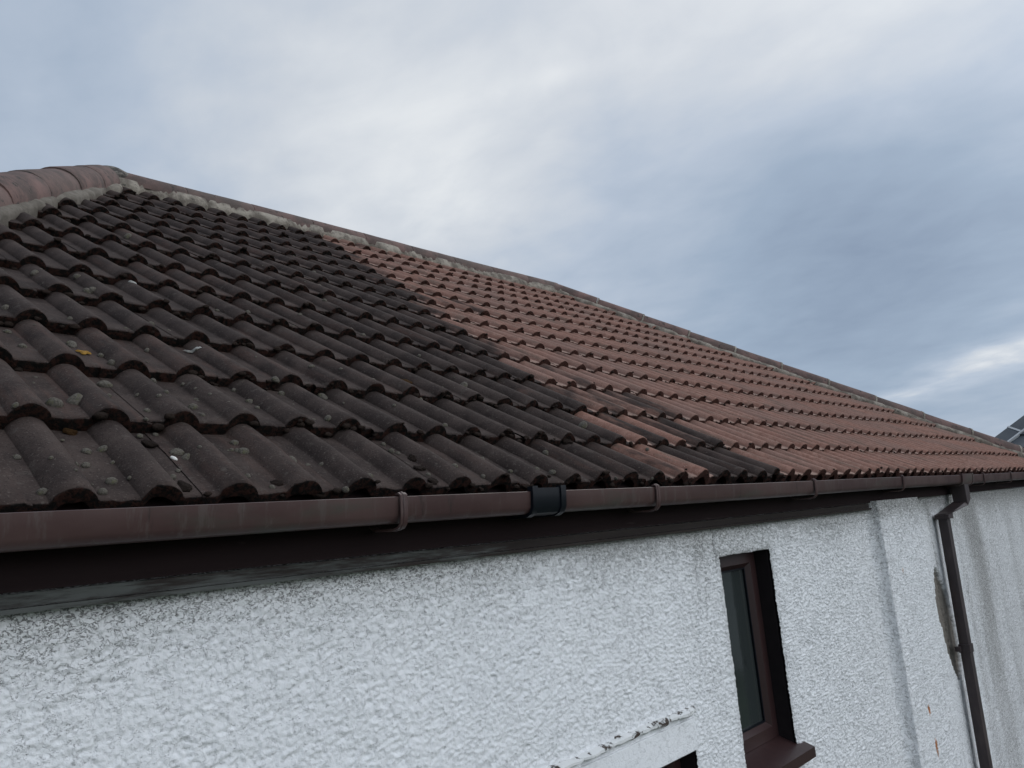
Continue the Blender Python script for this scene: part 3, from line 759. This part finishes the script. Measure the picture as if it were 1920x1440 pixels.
    Xw, Zw = P[:, 0].copy(), P[:, 1].copy()
    for (x0, x1, z0, z1) in (WIN, WIN2):
        d = np.clip(np.maximum.reduce([x0 - P[:, 0], P[:, 0] - x1, P[:, 1] - z1, z0 - P[:, 1]]), -1, 9)
        f_ = np.exp(-np.abs(d) / .02)
        y = y + .007 * np.exp(-np.clip(d, 0, 9) / .005) * (d > -.002)        # worn arris
        y = np.where((d > -.002) & (d < .03), YW + (y - YW) * (.55 + .45 * np.clip(d / .03, 0, 1)), y)
        Xw = Xw + f_ * (fbm(P * 22, 3, 41) - .5) * .010; Zw = Zw + f_ * (fbm(P * 22, 3, 43) - .5) * .008
    V = np.stack([Xw, y, Zw], 1)
    idx = np.arange(nx * nz).reshape(nz, nx)
    q = np.stack([idx[:-1, :-1], idx[1:, :-1], idx[1:, 1:], idx[:-1, 1:]], -1).reshape(-1, 4)
    keep = np.ones(len(q), bool); ctr = P[q].mean(1)
    for (x0, x1, z0, z1) in (WIN, WIN2):
        keep &= ~((ctr[:, 0] > x0) & (ctr[:, 0] < x1) & (ctr[:, 1] > z0) & (ctr[:, 1] < z1))
    return V, q[keep], {'pit': pit, 'grime': np.clip(gr, 0, 1.3), 'bare': np.clip(bare, 0, 1), 'rust': np.clip(ru, 0, 1)}
Vw, Fw, Aw = wall_front()
# the other walls are plain
wx0, wx1, wy1 = cL + .12, cR - .12, D2 - .05
pv = np.array([(wx0, YW, -.15), (wx0, YW, -2.62), (wx0, wy1, -2.62), (wx0, wy1, -.15), (wx1, YW, -.15), (wx1, YW, -2.62), (wx1, wy1, -2.62), (wx1, wy1, -.15)])
pf = np.array([(0, 1, 2, 3), (4, 7, 6, 5), (3, 2, 6, 7)]) + len(Vw)
for a in Aw: Aw[a] = np.concatenate([Aw[a], np.full(8, .15 if a == 'grime' else 0.0)])
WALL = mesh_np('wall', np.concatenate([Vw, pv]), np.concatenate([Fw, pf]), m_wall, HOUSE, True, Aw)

# windows: reveal and pane with frame and sill below it
def window(op, yf, sill_h, sill_out, fw):
    x0, x1, z0, z1 = op
    d = MB(); t = .008
    d.box((x0 - .03, YW + .012, z0), (x0, yf + .06, z1)); d.box((x1, YW + .012, z0), (x1 + .03, yf + .06, z1)); d.box((x0 - .03, YW + .012, z1), (x1 + .03, yf + .06, z1 + .03))
    rv = d.build('window', m_reveal, HOUSE)
    fr = MB(); e = .002
    zb = z0 + sill_h
    def rail(p, q, inner):     # mitred, chamfered frame members
        pass
    xo0, xo1, zo0, zo1 = x0 + e, x1 - e, zb, z1 - e
    ring = [(0, yf + .05), (0, yf), (fw * .72, yf - .002), (fw, yf + .018), (fw, yf + .05)]
    stn = [((xo0, 0, zo0), (1, 0, 1)), ((xo1, 0, zo0), (-1, 0, 1)), ((xo1, 0, zo1), (-1, 0, -1)), ((xo0, 0, zo1), (1, 0, -1))]
    rings = []
    for o, dv in stn:
        rings.append([fr.bm.verts.new((o[0] + dv[0] * a, b, o[2] + dv[2] * a)) for a, b in ring])
    for k in range(4):
        r0, r1 = rings[k], rings[(k + 1) % 4]
        for i in range(len(ring) - 1): fr.bm.faces.new((r0[i], r0[i + 1], r1[i + 1], r1[i]))
    fr.build('frame', m_frame, rv)
    gk = MB()
    for (a, b, c, d_) in ((xo0 + fw, xo1 - fw, zo0 + fw, zo0 + fw + .006), (xo0 + fw, xo1 - fw, zo1 - fw - .006, zo1 - fw), (xo0 + fw, xo0 + fw + .006, zo0 + fw + .006, zo1 - fw - .006), (xo1 - fw - .006, xo1 - fw, zo0 + fw + .006, zo1 - fw - .006)):
        gk.box((a, yf + .016, c), (b, yf + .028, d_))
    gk.build('gasket', m_black, rv)
    p = MB(); p.box((xo0 + fw, yf + .024, zo0 + fw), (xo1 - fw, yf + .030, zo1 - fw)); p.build('pane', m_glass, rv)
    if sill_h:
        s = MB()
        prof_ = [(yf + .03, zb + .004), (yf - .002, zb - .002), (YW - sill_out, z0 + .014), (YW - sill_out, z0 - .022), (YW - sill_out + .012, z0 - .022), (YW - sill_out + .012, z0 - .010), (yf + .03, z0 - .006)]
        s.sweep(prof_, [((x, 0, 0), (0, 1, 0), (0, 0, 1)) for x in (x0 - .015, x1 + .052)])
        s.build('sill', m_frame, rv, False)
    return rv
window(WIN, .118, .055, .045, .062)
window(WIN2, .115, .0, .03, .055)
# peeling drip ledge over the low window
dl = MB(); st = []
for k in range(60):
    t = k / 59; x = .96 + (1.850 - .96) * t
    a = .85 + .5 * vnoise(np.array([[k * .6, 2.]]), 3)[0]; b = .7 + .6 * vnoise(np.array([[k * .9, 7.]]), 4)[0]
    st.append((Vector((x, YW, -.752 + .003 * math.sin(x * 9))), Vector((0, -1, 0)) * a * (1.0 if k < 58 else .6), Vector((0, 0, 1)) * b))
dl.sweep([(-.01, -.013), (.017, -.011), (.023, -.006), (.023, .001), (.014, .007), (-.01, .012)], st)
dl.build('drip_ledge', m_flake, HOUSE, True)
# plain lintel band between ledge and window head
lb = MB(); lb.box((.95, YW - .012, -.874), (1.842, YW + .02, -.778), .003); lb.build('lintel_band', m_wall, HOUSE)

# ------------------------------------------------------------------ ground
def sheet(name, x0, y0, x1, y1, z, mat):
    o = mesh_np(name, np.array([(x0, y0, z), (x1, y0, z), (x1, y1, z), (x0, y1, z)]), np.array([(0, 1, 2, 3)]), mat, None, False); o['kind'] = 'structure'; return o
sheet('ground', -400, -400, 400, 400, -2.62, m_lawn)
sheet('path', -6, -1.0, 12, -.02, -2.614, m_path)

# ------------------------------------------------------------------ neighbouring house: slate hipped roof seen past the right-hand corner
NB = thing('house', 'grey slate roofed house beyond the right corner, hip capped in pale mortar', 'house', (12.526, 1.225, 0))
nbm = Vector((12.526, 1.225, .541)); PN = .80
ez = -.6                                        # its eaves level
k0 = (nbm.z - ez) / PN
corner = Vector((nbm.x - k0, nbm.y + k0, ez))   # far left eaves corner
span = 3.6; LEN = 11.0
apx = Vector((corner.x + span, corner.y - span, ez + span * PN)); apx2 = Vector((apx.x, corner.y - LEN + span, apx.z)); c2 = Vector((corner.x, corner.y - LEN, ez))
b1 = Vector((corner.x + 2 * span, corner.y, ez)); b2 = Vector((b1.x, c2.y, ez))
def slates(q, nrow, mat, name):
    """lapped slate courses between eave a->b and top d->c, stepped"""
    a, b, c_, d_ = q; V, F = [], []
    nn = (b - a).cross(d_ - a).normalized()
    if nn.z < 0: nn = -nn
    for j in range(nrow):
        w0, w1 = j / nrow, (j + 1) / nrow
        p = [a.lerp(d_, w0), b.lerp(c_, w0), b.lerp(c_, w1), a.lerp(d_, w1)]
        i = len(V); V += [p[0], p[1], p[0] + nn * .03, p[1] + nn * .03, p[2] + nn * .004, p[3] + nn * .004]
        F += [(i, i + 1, i + 3, i + 2), (i + 2, i + 3, i + 4, i + 5)]
    return [tuple(v - NB.location) for v in V], F
VV, FF = [], []
for q in ((corner, c2, apx2, apx), (b1, corner, apx, apx), (b2, b1, apx, apx2), (c2, b2, apx2, apx2)):
    v, f_ = slates(tuple(map(Vector, q)), 15, m_slate, 'x'); FF += [tuple(i + len(VV) for i in t) for t in f_]; VV += v
nroof = mesh_np('roof', np.array(VV), np.array(FF), m_slate, NB, False)
w = MB(); w.box((corner.x + .3 - NB.location.x, c2.y + .3 - NB.location.y, -2.62), (b1.x - .3 - NB.location.x, corner.y - .3 - NB.location.y, ez + .02)); w.build('wall', m_nwall, NB)
# hip capping in flat slate with mortar at edge and joints
hd = (apx - corner); hl = hd.length; ha = hd.normalized(); hs = ha.cross(Vector((0, 0, 1))).normalized(); hu = hs.cross(ha)
cp_ = MB()
O = corner - NB.location
wv = Vector((0, -1, 0)) - ha * (-ha.y); wv = (wv - wv.dot(Vector((0, 0, 1))) * Vector((0, 0, 0))).normalized()
nfc = Vector((-PN, 0, 1)).normalized(); wv = nfc.cross(ha).normalized()
if wv.y > 0: wv = -wv
cp_.sweep([(-.02, .02), (.17, .02), (.17, .045), (-.02, .06)], [(O + ha * t, wv, nfc) for t in (0, hl)])
cp_.build('hip_capping', m_slate, nroof)
jm = MB()
jm.sweep([(.172, .006), (.197, .006), (.197, .046), (.172, .046)], [(O + ha * t, wv, nfc) for t in (0, hl)])
t = .28
while t < hl:
    jm.sweep([(-.03, .046), (.171, .046), (.171, .052), (-.03, .066)], [(O + ha * t, wv, nfc), (O + ha * (t + .03), wv, nfc)]); t += .45
jm.build('pale_mortar', m_pale, nroof)

# ------------------------------------------------------------------ things lying and growing on the tiles
R3 = np.array(CAM_R); C3 = np.array(CAM_C)
def on_roof(px, py):
    """where the photograph's pixel falls on the tiles: (x, u)"""
    d = R3.T @ np.array([(px - 960) / F_PX, (py - 720) / F_PX, 1.0])
    Nn = np.array([0, -SPT, CP]); n = -.045
    x = u = 0
    for _ in range(6):
        tt = (n - Nn @ (C3 - OFF)) / (Nn @ d); X = C3 + tt * d - OFF; x, u = X[0], X[1] * CP + X[2] * SPT
        n = float(tile_surf_n(x, max(u, 0))) + float(sag(x, max(u, 0))) * CP
    return x, u, tt * np.linalg.norm(d)
def frame_at(x, u):
    e = .004
    p = W(np.array([x]), np.array([u]), np.array([tile_surf_n(x, u)]))[0]
    px1 = W(np.array([x + e]), np.array([u]), np.array([tile_surf_n(x + e, u)]))[0]
    a = Vector(px1 - p).normalized(); b = Vector((0, CP, SPT)); n = a.cross(b).normalized()
    return Vector(p), a, n.cross(a).normalized(), n
def lump_mesh(name, seed, mat, rough=.25, sub=3, sy=1.0):
    bm = bmesh.new(); bmesh.ops.create_icosphere(bm, subdivisions=sub, radius=1.0)
    for v in bm.verts:
        q = np.array([list(v.co * 1.6 + Vector((seed * 3.1, 0, 0)))]); q2 = np.array([list(v.co * 5 + Vector((seed, 2, 0)))])
        v.co *= 1 + rough * (vnoise(q, seed)[0] - .5) + rough * .45 * (vnoise(q2, seed + 1)[0] - .5)
        v.co.z = v.co.z * .62 + .10; v.co.y *= sy
    me = bpy.data.meshes.new(name); bm.to_mesh(me); bm.free(); me.materials.append(mat)
    me.polygons.foreach_set('use_smooth', [True] * len(me.polygons)); return me
CUSH = [lump_mesh('moss_cushion', s, m_moss, .20, 3) for s in range(6)]
RAG = [lump_mesh('moss_clump', 20 + s, m_dmoss, .9, 3) for s in range(3)]
BRN = [lump_mesh('brown_moss_clump', 40 + s, m_bmoss, .9, 3) for s in range(2)]
ORD = ['eaves course of tiles', 'second tile course', 'third tile course', 'fourth tile course', 'fifth tile course', 'sixth tile course', 'seventh tile course', 'eighth tile course', 'ninth tile course', 'tenth tile course', 'topmost tile courses', 'topmost tile courses', 'topmost tile courses']
def place(me, name, x, u, r, flat=.7, el=1.0, rot=None, cat='moss', label=None, group=None):
    p, a, b_, n = frame_at(x, u)
    o = bpy.data.objects.new(name, me); COL.objects.link(o)
    t = random.uniform(0, 6.28) if rot is None else rot
    A1 = a * math.cos(t) + b_ * math.sin(t); B1 = n.cross(A1)
    mm = Matrix.Identity(4)
    for k in range(3):
        mm[k][0] = A1[k] * r * el; mm[k][1] = B1[k] * r; mm[k][2] = n[k] * r * flat; mm[k][3] = p[k]
    o.matrix_world = mm; tag(o, label, cat, group); return o
SPOTS = [(103,761,12),(15,624,6),(43,651,6),(190,668,5),(212,677,7),(277,660,5),(197,724,10),(288,716,6),(299,744,5),(311,744,5),(363,767,9),(277,772,6),(372,738,4),(440,734,5),(468,755,6),(487,754,5),(381,781,5),(195,836,8),(163,848,8),(160,873,7),(208,902,9),(77,921,8),(190,921,8),(213,860,4),(460,839,10),(441,833,8),(435,846,5),(445,847,5),(442,882,6),(463,893,6),(323,894,6),(508,913,6),(518,707,7),(528,741,7),(617,790,6),(577,873,5),(602,873,5),(375,839,4),(32,858,6),(293,817,5),(263,820,6),(13,574,7),(65,513,6),(145,519,6),(163,548,7),(173,548,7),(240,447,7),(288,587,6),(133,594,5),(467,577,5),(407,583,4),(428,528,4),(588,514,6),(597,538,6),(582,697,5),(520,706,6),(470,755,6),(650,904,7),(692,893,7),(735,848,6),(747,852,5),(807,877,5),(853,875,7),(835,799,6),(905,895,5),(905,861,5),(1010,871,6),(1035,888,6),(1070,859,6),(1093,796,9),(1118,793,7),(1023,852,6),(957,884,5),(1118,881,5),(1213,842,4),(1156,893,4),(720,835,5),(615,790,7),(872,716,9),(835,798,5),(933,802,6),(702,705,5),(838,643,6),(683,620,5),(660,611,6),(1000,742,6),(787,663,4),(910,673,4),(30,762,5),(205,744,4),(258,745,4),(275,788,4),(95,858,4),(118,827,3),(140,880,3),(245,880,4),(395,742,4),(350,700,4),(560,600,4),(610,560,4),(640,690,4),(690,740,4),(740,760,4),(790,745,4)]
BIG = [((143, 747, 15), 'largest pale moss cushion, beside the leftmost roll of the second course', 1.35),
       ((333, 851, 12), 'pale moss cushion touching the white shell on the eaves course', 1.3),
       ((349, 860, 10), 'greenish moss cushion right of the white shell on the eaves course', 1.15),
       ((135, 648, 9), 'long pale moss cushion on the side of a roll by the orange lichen', 1.9),
       ((605, 745, 9), 'long pale moss streak on the side of a roll near mid slope', 1.9),
       ((548, 863, 8), 'long narrow pale moss streak along a roll above the gutter bracket', 2.2)]
for (s, lab, el) in BIG:
    x, u, d = on_roof(s[0], s[1]); place(random.choice(CUSH[:4]), 'moss_cushion', x, max(u, 0), s[2] * d / F_PX * .85, 1.15, el, .15 if el < 1.5 else 1.5, label=lab)
def lab_for(x, u, kind):
    j = int(max(u, 0) // G); j = min(j, 12)
    roll = prof(x) > .01
    where = 'on a roll' if roll else 'in the flat'
    if j and j < 10: return ('%s grey moss cushion %s of the %s from the gutter' % (kind, where, ORD[j]), '%s moss cushions %s of the %s' % (kind, where, ORD[j]))
    return ('%s grey moss cushion %s of the %s' % (kind, where, ORD[j]), '%s moss cushions %s of the %s' % (kind, where, ORD[j]))
placed = []
for (px, py, r) in SPOTS:
    x, u, d = on_roof(px, py); u = max(u, .0)
    l, g = lab_for(x, u, 'rounded'); placed.append((x, u))
    place(random.choice(CUSH), 'moss_cushion', x, u, r * d / F_PX * .92, random.uniform(1.1, 1.6), random.uniform(1.0, 1.35), label=l, group=g)
cnt = 0
while cnt < 120:
    j = random.choice([0, 0, 0, 1, 1, 1, 2, 2, 2, 3, 3, 4, 4, 5, 6, 7, 8, 9]); i = random.uniform(-2, STAIN_B[j] + 3)
    x = i * SP; u = (j + random.uniform(.05, .92)) * G
    if x < hipL(u) + .25: continue
    l, g = lab_for(x, u, 'tiny')
    place(random.choice(CUSH), 'moss_cushion', x, u, random.uniform(.0020, .0048), random.uniform(.7, 1.0), random.uniform(1, 1.5), label=l, group=g); cnt += 1
for (px, py, r, me, lab) in ((280, 835, 11, RAG, 'ragged black moss clump beside the second roll of the eaves course'), (343, 912, 13, RAG, 'ragged black moss clump at the gutter edge below the white shell'), (522, 893, 9, RAG, 'dark moss clump in the flat above the gutter, short of the bracket'),
                             (773, 863, 9, RAG, 'dark moss clump among pale cushions, upper of three above the gutter'), (787, 880, 10, RAG, 'dark moss clump among pale cushions, middle of three above the gutter'), (810, 902, 9, RAG, 'dark moss clump lowest of three above the gutter'),
                             (1060, 839, 9, RAG, 'dark moss clump on the eaves course above the black gutter union'), (132, 812, 9, BRN, 'rust brown moss clump under the second course beside the first roll'), (763, 708, 11, BRN, 'brown moss clump in mid slope of the blackened tiles')):
    x, u, d = on_roof(px, py); place(random.choice(me), 'moss_clump', x, max(u, 0), r * d / F_PX, .8, 1.2, label=lab)
# white shell, bird droppings, orange lichen
x, u, d = on_roof(326, 861)
place(lump_mesh('shell', 61, m_shell, .12, 3, .42), 'shell', x, u, 8 * d / F_PX, .8, 1.0, 2.0, 'shell', 'small white shell fragment between two pale moss cushions on the eaves course')
def splat(name, mat, px, py, w, h, lab, cat, seed, tilt=0.0):
    x0, u0, d = on_roof(px, py); nr, na = 6, 40; V = []
    for k in range(nr):
        for a in range(na):
            th = 6.2832 * a / na
            e = .45 + 1.0 * vnoise(np.array([[math.cos(th) * 2.2 + seed, math.sin(th) * 2.2 + seed * 2]]), seed)[0]
            rr = e * k / (nr - 1); cx, cu = math.cos(th) * rr * w, math.sin(th) * rr * h
            xx, uu = x0 + cx * math.cos(tilt) - cu * math.sin(tilt), u0 + cx * math.sin(tilt) + cu * math.cos(tilt)
            V.append(tuple(W(np.array([xx]), np.array([uu]), np.array([float(tile_surf_n(xx, uu)) + (.0045 if k < nr - 1 else .0008)]))[0]))
    idx = np.arange(nr * na).reshape(nr, na); nx_ = np.roll(idx, -1, 1)
    F = np.stack([idx[:-1], nx_[:-1], nx_[1:], idx[1:]], -1).reshape(-1, 4)
    o = mesh_np(name, np.array(V), F, mat); tag(o, lab, cat); return o
splat('bird_dropping', m_lime, 247, 529, .016, .012, 'white curved splash on top of a dark roll near the left side', 'dropping', 3)
splat('bird_dropping', m_lime, 360, 662, .020, .008, 'white bird dropping spread in the flat of a dark mid slope tile', 'dropping', 5, -.5)
splat('lichen', m_lichen, 158, 663, .014, .016, 'yellow orange lichen spot beside a roll on the third course', 'lichen', 8)
splat('lichen', m_lichen, 652, 609, .014, .012, 'orange lichen spot at the end of a dark roll in mid slope', 'lichen', 9)

# moss that fringes the broken tile edges and packs the laps: nobody could count it
def fringe():
    bm = bmesh.new(); bmesh.ops.create_icosphere(bm, subdivisions=2, radius=1.0)
    B = np.array([v.co[:] for v in bm.verts]); T = np.array([[v.index for v in f.verts] for f in bm.faces]); bm.free()
    VV, FF, n = [], [], 0
    for j in range(NROWS):
        for i in np.arange(-8, 34, .11):
            x = (i + random.uniform(-.1, .1)) * SP; u = j * G - (E0 if j == 0 else 0)
            if x < hipL(max(u, 0)) + .08 or x > hipR(max(u, 0)) - .1: continue
            jj = min(j, 12); dark_ = i < STAIN_B[jj] + 1
            dens = (.34 if dark_ else .20) * (.3 + 1.9 * max(0, fbm(np.array([[i * .55, j * 3.7]]), 2, 15)[0] - .28))
            near = math.hypot(x + .47, u + 1.4)
            if i < 3: dens *= .55
            if random.random() > dens * 1.5: continue
            r_ = random.uniform(.0035, .010) * (1 if dark_ else .75)
            low = random.random()
            n0 = -ROLL + float(prof(x)) - THK * low * 1.05
            uu = u - .002 + (.004 if low > .5 else 0)
            c0 = W(np.array([x]), np.array([uu]), np.array([n0]))[0]
            nz = 1 + .55 * (np.array([vnoise(np.array([b * 2.3 + n]), 3)[0] for b in B[::1]]) - .5) if n < 9000 else 1 + .5 * (RNG.random(len(B)) - .5)
            VV.append(c0 + B * nz[:, None] * r_ * np.array([1.35, .8, .8])); FF.append(T + n); n += len(B)
    o = mesh_np('moss', np.concatenate(VV), np.concatenate(FF), m_dmoss); o['kind'] = 'stuff'
    tag(o, 'dark moss fringing the lower edges of the roof tiles', 'moss')
fringe()
